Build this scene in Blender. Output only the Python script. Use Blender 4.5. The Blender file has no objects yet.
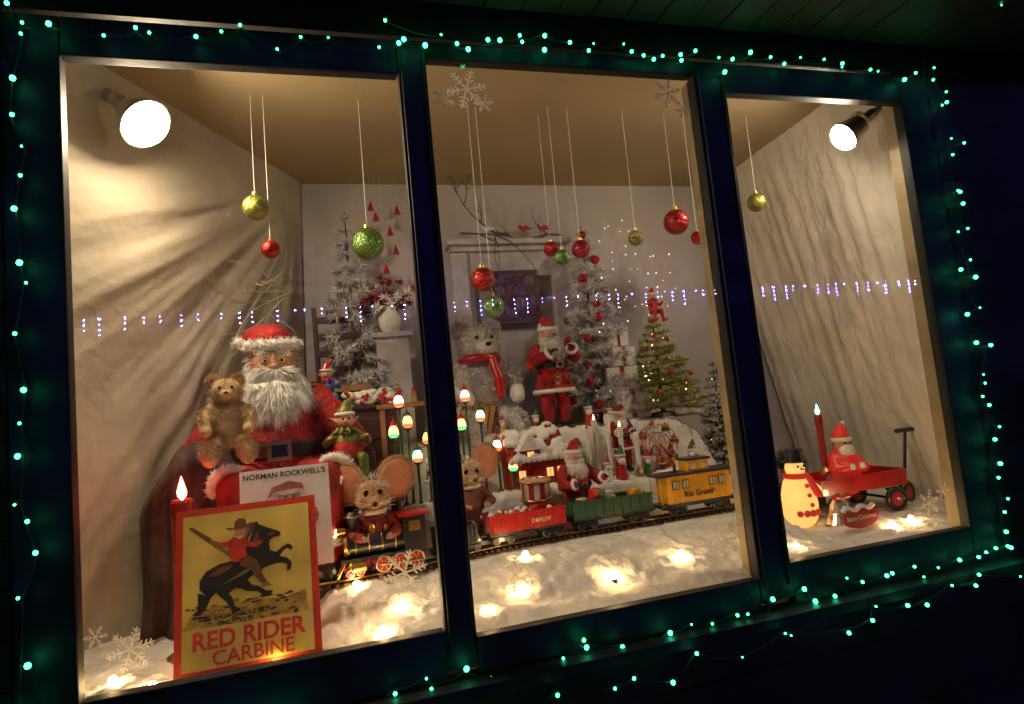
import bpy, math, random
import numpy as np
from mathutils import Vector, Matrix, Euler, noise
from mathutils.geometry import tessellate_polygon
random.seed(7); np.random.seed(7)
S=bpy.context.scene
# ---------------------------------------------------------------- materials
MC={}
def mat(name,col=(.5,.5,.5),rough=.6,metal=0,em=None,ems=0,bump=0,bs=60,var=.25,vs=14,sheen=0,coat=0,samp=True):
    if name in MC: return MC[name]
    m=bpy.data.materials.new(name); m.use_nodes=True; nt=m.node_tree; b=nt.nodes["Principled BSDF"]
    b.inputs["Roughness"].default_value=rough; b.inputs["Metallic"].default_value=metal
    tc=nt.nodes.new("ShaderNodeTexCoord")
    n=nt.nodes.new("ShaderNodeTexNoise"); n.inputs["Scale"].default_value=vs; n.inputs["Detail"].default_value=2
    nt.links.new(tc.outputs["Object"],n.inputs["Vector"])
    r=nt.nodes.new("ShaderNodeValToRGB"); e=r.color_ramp.elements
    e[0].position=.3; e[1].position=.7
    e[0].color=[max(0,c*(1-var)) for c in col]+[1]; e[1].color=[min(1,c*(1+var*.5)) for c in col]+[1]
    nt.links.new(n.outputs["Fac"],r.inputs["Fac"]); nt.links.new(r.outputs["Color"],b.inputs["Base Color"])
    if em:
        b.inputs["Emission Color"].default_value=(*em,1); b.inputs["Emission Strength"].default_value=ems
        if not samp: m.cycles.emission_sampling='NONE'
    if bump:
        n2=nt.nodes.new("ShaderNodeTexNoise"); n2.inputs["Scale"].default_value=bs; n2.inputs["Detail"].default_value=3
        nt.links.new(tc.outputs["Object"],n2.inputs["Vector"])
        bp=nt.nodes.new("ShaderNodeBump"); bp.inputs["Strength"].default_value=bump; bp.inputs["Distance"].default_value=.01
        nt.links.new(n2.outputs["Fac"],bp.inputs["Height"]); nt.links.new(bp.outputs["Normal"],b.inputs["Normal"])
    b.inputs["Sheen Weight"].default_value=sheen; b.inputs["Coat Weight"].default_value=coat
    MC[name]=m; return m
RED=mat("red_velvet",(.38,.008,.006),.75,bump=.8,bs=70,var=.6,vs=11)
REDP=mat("red_paint",(.45,.012,.008),.3,coat=.4)
WHT=mat("white_fur",(.74,.71,.66),.9,var=.2)
BEARD=mat("beard_white",(.80,.78,.76),.8,var=.15)
SKIN=mat("doll_skin",(.60,.30,.19),.5,var=.2)
BLK=mat("black_paint",(.015,.015,.017),.35,coat=.3)
BOOT=mat("black_boot",(.012,.011,.011),.3)
GOLD=mat("gold",(.75,.48,.12),.3,1)
BRASS=mat("brass",(.6,.42,.16),.35,1)
GRN=mat("green_cloth",(.05,.16,.04),.8,bump=.3,bs=120)
GGOLD=mat("green_gold_cloth",(.20,.22,.04),.45,.4,bump=.5,bs=100,var=.6)
BEAR=mat("bear_fur",(.50,.34,.19),.95,var=.4,vs=30)
PINK=mat("ear_pink",(.62,.25,.13),.8,var=.25)
MFUR=mat("mouse_fur",(.42,.24,.14),.95,var=.3,vs=40)
WHP=mat("white_plastic",(.75,.72,.66),.4,var=.08)
YEL=mat("caboose_yellow",(.78,.36,.02),.4,var=.2)
DKG=mat("dark_green_paint",(.02,.08,.035),.4)
STEEL=mat("steel",(.5,.5,.5),.35,1)
WOOD=mat("wood",(.3,.15,.06),.5,bump=.3,bs=40)
DWOOD=mat("dark_wood",(.06,.025,.012),.45,bump=.2,bs=40)
MAROON=mat("maroon_fabric",(.06,.012,.010),.85,bump=.5,bs=90)
SACK=mat("brown_velvet",(.065,.028,.022),.85,bump=.5,bs=40,var=.6)
PAPW=mat("paper_white",(.76,.73,.66),.6,var=.08)
PAPY=mat("paper_yellow",(.80,.64,.10),.6,var=.35,vs=7)
PAPR=mat("paper_red",(.62,.05,.012),.6,var=.2)
INK=mat("ink",(.02,.02,.015),.7)
INKG=mat("ink_olive",(.22,.2,.05),.7)
INKB=mat("ink_brown",(.16,.07,.02),.7)
SILV=mat("silver",(.8,.8,.8),.25,1)
BLUEP=mat("blue_paint",(.04,.12,.4),.5)
EYE=mat("eye_black",(.005,.005,.005),.08)
# ---------------------------------------------------------------- mesh builder
def link(o,parent=None):
    bpy.context.collection.objects.link(o)
    if parent: o.parent=parent
    return o
class G:
    def __init__(s): s.v=[];s.f=[];s.m=[];s.mats=[];s.sm=[]
    def mi(s,m):
        if m not in s.mats: s.mats.append(m)
        return s.mats.index(m)
    def add(s,v,f,m,sm=True):
        o=len(s.v); s.v.extend([tuple(p) for p in v]); k=s.mi(m)
        for q in f: s.f.append(tuple(i+o for i in q)); s.m.append(k); s.sm.append(sm)
        return s
    def box(s,c,d,m,rot=None):
        R=Euler(rot).to_matrix() if rot else Matrix.Identity(3); c=Vector(c); V=[]
        for z in(-1,1):
            for x,y in((-1,-1),(1,-1),(1,1),(-1,1)): V.append(c+R@Vector((x*d[0]/2,y*d[1]/2,z*d[2]/2)))
        return s.add(V,[(3,2,1,0),(4,5,6,7),(0,1,5,4),(1,2,6,5),(2,3,7,6),(3,0,4,7)],m,False)
    def ball(s,c,r,m,seg=16,rings=10,rot=None):
        if not hasattr(r,'__len__'): r=(r,r,r)
        R=Euler(rot).to_matrix() if rot else Matrix.Identity(3); c=Vector(c)
        V=[c+R@Vector((0,0,-r[2]))]
        for i in range(1,rings):
            a=-math.pi/2+math.pi*i/rings
            for j in range(seg):
                b=2*math.pi*j/seg; V.append(c+R@Vector((r[0]*math.cos(a)*math.cos(b),r[1]*math.cos(a)*math.sin(b),r[2]*math.sin(a))))
        V.append(c+R@Vector((0,0,r[2]))); F=[]
        for j in range(seg):
            k=(j+1)%seg; F.append((0,1+k,1+j))
            for i in range(rings-2): F.append((1+i*seg+j,1+i*seg+k,1+(i+1)*seg+k,1+(i+1)*seg+j))
            F.append((len(V)-1,1+(rings-2)*seg+j,1+(rings-2)*seg+k))
        return s.add(V,F,m)
    def cone(s,p0,p1,r0,r1,m,seg=12,cap=True,sm=True):
        p0=Vector(p0);p1=Vector(p1);d=(p1-p0).normalized()
        a=d.orthogonal().normalized();b=d.cross(a);V=[]
        for p,r in((p0,r0),(p1,r1)):
            for j in range(seg):
                t=2*math.pi*j/seg; V.append(p+a*(r*math.cos(t))+b*(r*math.sin(t)))
        s.add(V,[(j,(j+1)%seg,seg+(j+1)%seg,seg+j) for j in range(seg)],m,sm)
        if cap:
            s.add(V[:seg],[tuple(range(seg))[::-1]],m,False); s.add(V[seg:],[tuple(range(seg))],m,False)
        return s
    def limb(s,P,R,m,seg=12):
        for i in range(len(P)):
            s.ball(P[i],R[i],m,seg,8)
            if i: s.cone(P[i-1],P[i],R[i-1],R[i],m,seg)
        return s
    def torus(s,c,R,r,m,axis=(0,0,1),seg=24,rs=8,sc=(1,1)):
        c=Vector(c);d=Vector(axis).normalized();a=(Vector((1,0,0)) if abs(d.x)<.9 else Vector((0,1,0)));b=d.cross(a).normalized();a=b.cross(d).normalized();V=[]
        for i in range(seg):
            t=2*math.pi*i/seg; e=a*math.cos(t)*sc[0]+b*math.sin(t)*sc[1]
            for j in range(rs):
                q=2*math.pi*j/rs; V.append(c+e*R+(a*math.cos(t)+b*math.sin(t))*(r*math.cos(q))+d*(r*math.sin(q)))
        return s.add(V,[(i*rs+j,((i+1)%seg)*rs+j,((i+1)%seg)*rs+(j+1)%rs,i*rs+(j+1)%rs) for i in range(seg) for j in range(rs)],m)
    def lathe(s,c,prof,m,seg=20,axis=None,ms=None):
        c=Vector(c);R=Matrix.Identity(3)
        if axis: R=Vector((0,0,1)).rotation_difference(Vector(axis).normalized()).to_matrix()
        V=[c+R@Vector((r*math.cos(2*math.pi*j/seg),r*math.sin(2*math.pi*j/seg),z)) for r,z in prof for j in range(seg)]
        for i in range(len(prof)-1):
            for j in range(seg):
                k=(j+1)%seg
                mm=m if not ms else ms[(j//2)%len(ms)]
                s.add([V[i*seg+j],V[i*seg+k],V[(i+1)*seg+k],V[(i+1)*seg+j]],[(0,1,2,3)],mm)
        return s
    def poly(s,pts,m,y=0,x0=0,z0=0,sx=1,sz=1):
        P=[Vector((x0+p[0]*sx,y,z0+p[1]*sz)) for p in pts]
        T=tessellate_polygon([[Vector((p[0],p[1],0)) for p in pts]])
        s.add(P,[tuple(t) for t in T],m,False); return s
    def tube(s,P,r,m,seg=6):
        for i in range(len(P)-1): s.cone(P[i],P[i+1],r,r,m,seg,False)
        return s
    def strands(s,B,D,L,w,m):
        B=np.array(B,float);D=np.array(D,float);n=len(B)
        D/= (np.linalg.norm(D,axis=1)[:,None]+1e-9)
        q=np.cross(D,np.random.normal(size=(n,3))); q/=(np.linalg.norm(q,axis=1)[:,None]+1e-9)
        L=np.array(L).reshape(-1,1)*np.ones((n,1))
        V=np.stack([B-q*w,B+q*w,B+D*L],1).reshape(-1,3)
        o=len(s.v); s.v.extend(map(tuple,V.tolist())); k=s.mi(m)
        s.f.extend([(o+3*i,o+3*i+1,o+3*i+2) for i in range(n)]); s.m.extend([k]*n); s.sm.extend([False]*n); return s
    def fuzz(s,c,r,n,L,w,m,bias=(0,0,0),jit=.5,cut=None):
        if not hasattr(r,'__len__'): r=(r,r,r)
        d=np.random.normal(size=(n,3)); d/=np.linalg.norm(d,axis=1)[:,None]
        if cut is not None: d=d[cut(d)]
        B=np.array(c)+d*np.array(r)*.96
        D=d+np.array(bias)+np.random.normal(size=d.shape)*jit*.5
        return s.strands(B,D,L*np.random.uniform(.5,1.1,len(B)),w,m)
    def furring(s,c,R,r,n,m,axis=(0,0,1),sc=(1,1)):
        s.torus(c,R,r*.8,m,axis,20,6,sc)
        d=Vector(axis).normalized();a=(Vector((1,0,0)) if abs(d.x)<.9 else Vector((0,1,0)));b=d.cross(a).normalized();a=b.cross(d).normalized();B=[];D=[]
        for i in range(int(n*1.5)):
            t=random.uniform(0,6.283);q=random.uniform(0,6.283);e=a*math.cos(t)+b*math.sin(t);nn=e*math.cos(q)+d*math.sin(q)
            B.append(Vector(c)+(a*math.cos(t)*sc[0]+b*math.sin(t)*sc[1])*R+nn*r*.7);D.append(nn+Vector([random.gauss(0,.5) for _ in range(3)]))
        return s.strands(B,D,r*.6,r*.08,m)
    def hand(s,p,d,up,k,m):
        p=Vector(p);d=Vector(d).normalized();up=Vector(up);sd=d.cross(up).normalized();up=sd.cross(d).normalized()
        s.limb([p,p+d*.5*k,p+d*.9*k],[.3*k,.36*k,.34*k],m,8)
        for i,l in enumerate((.75,.9,.85,.65)):
            q=p+d*.95*k+sd*(i-1.5)*.27*k
            s.limb([q,q+d*l*.5*k-up*.12*k,q+d*l*.75*k-up*.45*k],[.15*k,.14*k,.12*k],m,8)
        q=p+d*.35*k-sd*.35*k
        s.limb([q,q+d*.3*k-sd*.3*k,q+d*.6*k-sd*.3*k-up*.2*k],[.17*k,.15*k,.12*k],m,8)
        return s
    def obj(s,name,parent=None,remesh=None,bevel=0,loc=None,rot=None,scale=None,smooth=3):
        me=bpy.data.meshes.new(name); me.from_pydata(s.v,[],s.f)
        for m in s.mats: me.materials.append(m)
        me.polygons.foreach_set("material_index",s.m); me.polygons.foreach_set("use_smooth",s.sm); me.update()
        o=bpy.data.objects.new(name,me); link(o,parent)
        if loc: o.location=loc
        if rot: o.rotation_euler=rot
        if scale: o.scale=(scale,)*3
        if remesh:
            r=o.modifiers.new("r","REMESH"); r.mode='VOXEL'; r.voxel_size=remesh; r.use_smooth_shade=True
            if smooth: q=o.modifiers.new("s","SMOOTH"); q.factor=.5; q.iterations=smooth
        if bevel:
            q=o.modifiers.new("b","BEVEL"); q.width=bevel; q.segments=2; q.limit_method='ANGLE'
        return o
def empty(name,loc=(0,0,0),rot=(0,0,0),scale=1):
    e=bpy.data.objects.new(name,None); e.empty_display_size=.1; e.location=loc;e.rotation_euler=rot;e.scale=(scale,)*3
    return link(e)
def text(body,size,loc,m,parent,name="lettering",rot=(math.pi/2,0,0),align='CENTER',sx=1,bold=0):
    cu=bpy.data.curves.new(name,'FONT');cu.body=body;cu.size=size;cu.align_x=align;cu.offset=bold
    t=bpy.data.objects.new("tmp",cu); link(t); bpy.context.view_layer.update()
    me=bpy.data.meshes.new_from_object(t.evaluated_get(bpy.context.evaluated_depsgraph_get())); bpy.data.objects.remove(t)
    me.materials.clear(); me.materials.append(m)
    o=bpy.data.objects.new(name,me); link(o,parent); o.location=loc;o.rotation_euler=rot;o.scale=(sx,1,1); return o
# ---------------------------------------------------------------- camera
cam=bpy.data.cameras.new("camera"); co=link(bpy.data.objects.new("camera",cam)); S.camera=co
cam.sensor_width=36; cam.lens=600/1024*36; cam.clip_start=.05; cam.clip_end=500
yaw,pit,rol=.277,.091,-.098
f=Vector((math.sin(yaw)*math.cos(pit),math.cos(yaw)*math.cos(pit),math.sin(pit)))
r0=Vector((math.cos(yaw),-math.sin(yaw),0)); u0=r0.cross(f)
r_=math.cos(rol)*r0+math.sin(rol)*u0; u_=-math.sin(rol)*r0+math.cos(rol)*u0
M=Matrix((r_,u_,-f)).transposed().to_4x4(); M.translation=Vector((.605,-1.606,1.451)); co.matrix_world=M
# ---------------------------------------------------------------- world (night) + moon
w=bpy.data.worlds.new("World"); S.world=w; w.use_nodes=True; nt=w.node_tree
sky=nt.nodes.new("ShaderNodeTexSky"); sky.sky_type='NISHITA'; sky.sun_disc=False; sky.sun_elevation=math.radians(2); sky.sun_rotation=math.radians(200)
nt.links.new(sky.outputs[0],nt.nodes["Background"].inputs[0]); nt.nodes["Background"].inputs[1].default_value=.0005
sl=bpy.data.lights.new("moon","SUN"); sl.energy=.004; sl.angle=math.radians(.5); so=link(bpy.data.objects.new("moon_light",sl)); so.rotation_euler=(math.radians(50),0,math.radians(-20))
S.view_settings.view_transform='Standard'; S.view_settings.look='None'; S.view_settings.exposure=0
# ---------------------------------------------------------------- ground, building, frame
ASP=mat("asphalt",(.05,.05,.052),.9,bump=.5,bs=30,vs=3)
G().add([(-200,-200,0),(200,-200,0),(200,200,0),(-200,200,0)],[(0,1,2,3)],ASP,False).obj("ground")
SID=mat("siding",(.02,.015,.012),.6,bump=.3,bs=25)
SOF=mat("soffit_wood",(.07,.04,.028),.5,bump=.3,bs=20)
FRM=mat("frame_dark",(.008,.008,.007),.6,bump=.1,bs=30)
JAMB=mat("jamb_beige",(.30,.23,.13),.6,bump=.1,bs=30)
b=empty("shop_building")
g=G()
g.box((-2.06,.05,1.7),(3.88,.1,3.4),SID); g.box((4.86,.05,1.7),(4.28,.1,3.4),SID)
g.box((1.3,.05,.39),(2.84,.1,.78),SID); g.box((1.3,.05,2.96),(2.84,.1,.88),SID)
for i in range(32):
    z=.06+i*.105
    for x0,x1 in ((-4,-.125),(2.725,7)):
        g.box(((x0+x1)/2,-.008,z),(x1-x0,.012,.1),SID,rot=(math.radians(4),0,0))
    if z<.75: g.box((1.3,-.008,z-.02),(2.84,.012,.1),SID,rot=(math.radians(4),0,0))
g.obj("front_wall",b)
g=G()
for i in range(90): g.box((-3.8+i*.112,-.55,2.62+random.uniform(-.002,.002)),(.106,1.05,.015),SOF)
g.box((1.3,-1.09,2.66),(10.6,.03,.16),SOF); g.obj("soffit",b)
g=G(); g.box((1.3,-.5,3.0),(11,1.6,.05),SID,rot=(.25,0,0)); g.obj("roof_edge",b)
g=G(); g.box((-.36,.72,1.7),(.04,1.24,3.3),SID); g.box((3.4,.72,1.7),(.04,1.24,3.3),SID); g.box((1.5,1.36,1.7),(3.9,.04,3.3),SID); g.box((1.5,.72,3.38),(3.9,1.4,.04),SID); g.obj("display_bay_shell",b)
wf=empty("window_frame"); g=G(); fy,fd=.0055,.037
g.box((-.06,fy,1.64),(.12,fd,1.72),FRM); g.box((2.66,fy,1.64),(.13,fd,1.72),FRM)
g.box((.849,fy-.002,1.65),(.08,fd,1.7),FRM); g.box((1.8075,fy-.002,1.65),(.115,fd,1.7),FRM)
g.box((.4045,fy,2.45),(.805,fd,.1),FRM); g.box((1.3195,fy,2.477),(.857,fd,.05),FRM); g.box((2.23,fy,2.45),(.726,fd,.1),FRM)
g.box((.4045,fy,.84),(.805,fd,.12),FRM); g.box((1.3195,fy,.825),(.857,fd,.09),FRM); g.box((2.23,fy,.84),(.726,fd,.12),FRM)
g.box((1.3,-.03,.765),(2.9,.10,.03),FRM)
for x in(.820,.878,1.765,1.85): g.box((x,-.018,1.65),(.006,.008,1.62),FRM)
g.obj("outer_frame",wf,bevel=.003)
g=G()
g.box((1.80,.045,1.65),(.10,.035,1.6),JAMB); g.box((2.63,.048,1.65),(.06,.045,1.55),JAMB)
g.obj("inner_jambs",wf,bevel=.003)
gl=bpy.data.materials.new("window_glass"); gl.use_nodes=True; n=gl.node_tree; n.nodes.clear()
o=n.nodes.new("ShaderNodeOutputMaterial"); mx=n.nodes.new("ShaderNodeMixShader"); tr=n.nodes.new("ShaderNodeBsdfTransparent"); gg=n.nodes.new("ShaderNodeBsdfGlossy"); gg.inputs["Roughness"].default_value=.012
fr=n.nodes.new("ShaderNodeFresnel"); fr.inputs[0].default_value=1.52
tr.inputs[0].default_value=(.97,.98,.97,1)
n.links.new(fr.outputs[0],mx.inputs[0]);n.links.new(tr.outputs[0],mx.inputs[1]);n.links.new(gg.outputs[0],mx.inputs[2]);n.links.new(mx.outputs[0],o.inputs[0])
g=G()
for x0,x1,z0,z1,y in((0,.809,.9,2.4,0),(.889,1.75,.869,2.451,-.004),(1.865,2.595,.9,2.4,0)):
    g.add([(x0,y,z0),(x1,y,z0),(x1,y,z1),(x0,y,z1)],[(0,1,2,3)],gl,False)
g.obj("glass_panes",wf)
# ---------------------------------------------------------------- display room
CEIL=mat("ceiling_tan",(.36,.27,.155),.85,bump=.2,bs=200,vs=2,var=.12)
WALL=mat("wall_lilac",(.53,.475,.47),.8,bump=.1,bs=80,vs=1.6,var=.25)
rm=empty("display_room")
G().add([(-.34,.1,2.6),(3.38,.1,2.6),(3.38,1.34,2.6),(-.34,1.34,2.6)],[(0,1,2,3)],CEIL,False).obj("ceiling",rm)
G().add([(-.34,1.3,.7),(3.38,1.3,.7),(3.38,1.3,2.7),(-.34,1.3,2.7)],[(0,1,2,3)],WALL,False).obj("back_wall",rm)
G().add([(-.34,.1,.8),(3.38,.1,.8),(3.38,1.34,.8),(-.34,1.34,.8)],[(0,1,2,3)],WOOD,False).obj("platform",rm)
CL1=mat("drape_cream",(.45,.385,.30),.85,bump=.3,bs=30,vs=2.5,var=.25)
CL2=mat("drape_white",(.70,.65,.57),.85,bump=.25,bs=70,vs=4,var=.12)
def ss(a,b,x):
    t=max(0,min(1,(x-a)/(b-a))); return t*t*(3-2*t)
def sheet(name,fn,nu,nv,m):
    V=[fn(i/(nu-1),j/(nv-1)) for j in range(nv) for i in range(nu)]
    F=[(j*nu+i,j*nu+i+1,(j+1)*nu+i+1,(j+1)*nu+i) for j in range(nv-1) for i in range(nu-1)]
    return G().add(V,F,m).obj(name)
def ld(u,v):
    z=2.6-1.75*v; fl=-.13*v
    x=-.21+.68*u+fl*(1-u*.5); y=.04+1.24*u
    th=math.atan2(v*1.75,(1.02-u)*1.4); rho=math.hypot(v*1.75,(1.02-u)*1.4)
    nz=math.exp(-(u*u+(v*1.2)**2)*5)
    d=(.022*noise.noise(Vector((th*4.5,rho*.9,2)))+.013*noise.noise(Vector((th*13,rho*1.6,7)))+.006*noise.noise(Vector((th*34,rho*3,1))))*min(1,rho*1.3)*(1-.75*nz)+.03*noise.noise(Vector((u*3,v*3,11)))
    d+=.016*math.sin(u*40+3*noise.noise(Vector((u*4,v*2,3))))*ss(.35,.9,v)
    k=min(1,v*6+.2)*min(1,(1-u)*8+.1)
    return (x+d*.87*k,y-d*.48*k,z)
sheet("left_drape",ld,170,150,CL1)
def rd(u,v):
    z=2.6-1.75*v; x=2.62+.09*u+.36*v; y=.06+1.22*u
    d=.005*math.sin(u*85+2.5*noise.noise(Vector((u*8,v*1.0,1))))*(.6+.8*noise.noise(Vector((u*6,v*1.5,9))))+.030*noise.noise(Vector((u*4,v*1.1,5)))+.007*noise.noise(Vector((u*26,v*16,5)))+.004*noise.noise(Vector((u*60,v*50,5)))
    k=min(1,v*5+.3)
    return (x+d*k,y,z)
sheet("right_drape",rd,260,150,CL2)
SNOW=mat("snow_cotton",(.70,.66,.60),.9,bump=.9,bs=34,var=.2,vs=14)
def hgt(x,y):
    mid=ss(.42,.56,x)*(1-ss(2.02,2.2,x)); t3=ss(.5,.62,x)*(1-ss(2.15,2.3,x)); t2=ss(.5,.62,x)*(1-ss(2.3,2.42,x))
    return .862+.028*ss(.01,.06,y)+.08*mid*ss(.06,.30,y)+.15*t2*ss(.57,.63,y)+.21*t3*ss(.84,.9,y)
def sn(u,v):
    x=-.2+3.4*u; y=.018+1.27*v
    flat=1-.85*math.exp(-((y-.43)/.09)**2)*ss(.45,.55,x)*(1-ss(2.1,2.25,x))
    flat*=.4+.6*ss(.02,.10,y)
    n1=noise.noise(Vector((x*7,y*7,0)))*.022+abs(noise.noise(Vector((x*20,y*20,4))))*.016+noise.noise(Vector((x*55,y*55,8)))*.005
    return (x,y,hgt(x,y)+n1*flat)
sheet("snow_blanket",sn,380,150,SNOW)
# dark velvet cloth draped beside the armchair
def vc(u,v):
    top=1.28+.17*math.sin(u*2.6); z=top+(.90-top)*ss(0,1,v*.5+.5*v*v) if v>0 else top
    y=.52-.16*ss(0,.35,v)+.018*math.sin(u*26+2*v)*v+.02*noise.noise(Vector((u*5,v*5,2))); x=.0+.25*u+.02*math.sin(v*3)
    return (x,y,z+.012*noise.noise(Vector((u*7,v*7,6))))
sheet("brown_velvet_cloth",vc,60,50,SACK)
# ---------------------------------------------------------------- flood lamps
HOT=mat("flood_lens",(1,.9,.7),.3,em=(1,.80,.53),ems=235)
HOT2=mat("flood_lens_b",(1,.9,.7),.3,em=(1,.84,.61),ems=195)
def flood(loc,aim,r,hot,anchor):
    d=(Vector(aim)-Vector(loc)).normalized(); e=empty("flood_lamp")
    g=G(); c=Vector(loc)
    g.lathe(c-d*.14,[(0.001,0),(.022,0),(.024,.04),(.04,.065),(r*.9,.115),(r*1.04,.138),(r*1.04,.145),(r*.97,.145)],SILV,24,axis=d)
    g.limb([c-d*.14,c-d*.17,Vector(anchor)],[.02,.014,.008],STEEL,8); g.box(Vector(anchor),(.035,.03,.035),STEEL)
    g.obj("reflector_and_clamp",e)
    g=G(); g.lathe(c,[(r*.97,0),(r*.9,.006),(r*.88,.014),(r*.8,.012),(r*.78,.02),(r*.5,.022),(r*.46,.030),(.001,.034)],hot,28,axis=d); g.obj("lens",e)
flood((.095,.30,2.385),(.95,-.10,1.45),.075,HOT,(.0,.42,2.50))
flood((2.48,.14,2.34),(1.2,.55,1.45),.055,HOT2,(2.58,.16,2.43))
# ---------------------------------------------------------------- glow bulbs in the snow; the two frontmost are added to light the poster
GB=mat("warm_bulb",(1,.8,.5),.3,em=(1,.64,.27),ems=100)
for x,y in ((.035,.08),(.13,.035),(.40,.026),(.30,.10),(.66,.07),(.72,.16),(.94,.07),(1.06,.14),(1.35,.13),(1.985,.10),(1.90,.13),(2.45,.16),(2.56,.18),(1.12,.28),(.60,.27),(1.60,.16)):
    g=G(); z=hgt(x,y)+.012; g.ball((x,y,z),(.011,.011,.014),GB,10,8); g.cone((x,y,z-.03),(x,y,z-.011),.009,.009,DKG,8); g.obj("glow_bulb")
# ---------------------------------------------------------------- LED strings
LED=mat("green_led",(0,.5,.3),.3,em=(.035,1,.40),ems=13)
WIRE=mat("wire_green",(.01,.03,.015),.5)
def string(name,pts,step,led,jit=.012,r=.0056):
    g=G(); path=[];pts=[Vector(p) for p in pts]
    for a,b in zip(pts,pts[1:]):
        n=max(1,int((b-a).length/step))
        for i in range(n):
            p=a.lerp(b,(i+random.uniform(-.4,.4))/n); path.append(p+Vector((random.gauss(0,jit),random.uniform(-.004,.0),random.gauss(0,jit))))
    path.append(pts[-1])
    fine=[]
    for a,b in zip(path,path[1:]): fine+= [a,a.lerp(b,.5)+Vector((0,0,-.008))]
    g.tube(fine+[path[-1]],.0020,WIRE,5)
    for p in path:
        q=p+Vector((random.gauss(0,.006),-.008,random.gauss(0,.006))); g.cone(p,q,.004,.003,WIRE,6)
        g.ball(q+Vector((0,-.003,0)),r*random.uniform(.45,1.3),led,6,4)
    g.obj(name)
y=-.03
string("green_light_string",[(-.085,y,.70),(-.09,y,2.5)],.085,LED)
string("green_light_string",[(-.05,y,2.45),(.5,y,2.465),(.86,y,2.49),(1.4,y,2.52),(1.9,y,2.50),(2.72,y,2.49)],.065,LED,.016)
string("green_light_string",[(.8,y-.01,2.50),(1.15,y,2.47),(1.5,y,2.50),(1.85,y,2.45)],.09,LED,.012)
string("green_light_string",[(2.76,y,2.49),(2.72,y,.83)],.055,LED,.022)
string("green_light_string",[(2.72,y,.82),(1.8,y,.79),(.9,y,.785),(.2,y,.78)],.06,LED,.014)
string("green_light_string",[(2.72,-.09,.775),(1.9,-.09,.74),(1.2,-.09,.72),(.6,-.09,.71)],.09,LED,.02,.005)
string("green_light_string",[(2.2,-.4,2.6),(2.75,-.25,2.59),(3.3,-.3,2.58)],.25,LED,.02,.0035)
# house across the street with purple eave lights
PUR=mat("purple_led",(.2,.1,.8),.3,em=(.20,.17,1),ems=520,samp=False)
h=empty("house"); g=G()
g.box((4,-11,1.6),(16,5.4,3.2),mat("house_siding",(.3,.3,.28),.8)); g.add([(-4.6,-8,3.2),(12.6,-8,3.2),(12.6,-14,3.2),(-4.6,-14,3.2),(-4.6,-11,5.4),(12.6,-11,5.4)],[(0,1,5,4),(2,3,4,5),(0,4,3),(1,2,5),(3,2,1,0)],mat("roof_shingle",(.04,.04,.045),.9),False)
for x in(-2,1,6,9): g.box((x,-8.28,1.7),(1,.06,1.2),BLK)
g.box((3.6,-8.28,1.05),(1,.06,2.1),DWOOD); g.obj("walls_and_roof",h)
g=G()
for i in range(64):
    x=-3.6+i*.25+random.uniform(-.07,.07)
    for k in range(random.choice((1,2,3,4))): g.ball((x,-7.97,3.24-k*.075),.012,PUR,6,4)
g.obj("eave_lights",h)
# ---------------------------------------------------------------- ornaments
def orn(x,y,z,r,col,ztop=2.6):
    e=G(); m=mat("glitter_%s"%col,{"g":(.17,.32,.08),"o":(.34,.35,.08),"r":(.42,.012,.012)}[col],.16,.72,bump=.55,bs=210,var=.6,vs=150,coat=.6)
    e.ball((0,0,0),r,m,32,20); e.cone((0,0,r*.95),(0,0,r*1.18),r*.2,r*.2,GOLD,10); e.torus((0,0,r*1.25),r*.1,r*.03,GOLD,(0,1,0),10,5)
    e.cone((0,0,r*1.3),(.004,0,ztop-z),.0012,.0012,WHP,5); e.obj("ornament_ball",loc=(x,y,z))
for a in((.36,.5,2.20,.043,"o"),(.40,.5,2.055,.031,"r"),(.72,.5,2.067,.056,"g"),(1.12,.5,1.925,.045,"r"),(1.155,.52,1.825,.042,"g"),(1.44,.5,2.0,.031,"g"),(1.52,.5,2.03,.036,"r"),(1.42,.56,2.05,.03,"r"),(1.76,.5,2.07,.031,"o"),(1.95,.5,2.133,.052,"r"),(2.04,.5,2.065,.028,"r"),(2.35,.5,2.215,.040,"o")): orn(*a)
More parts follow.
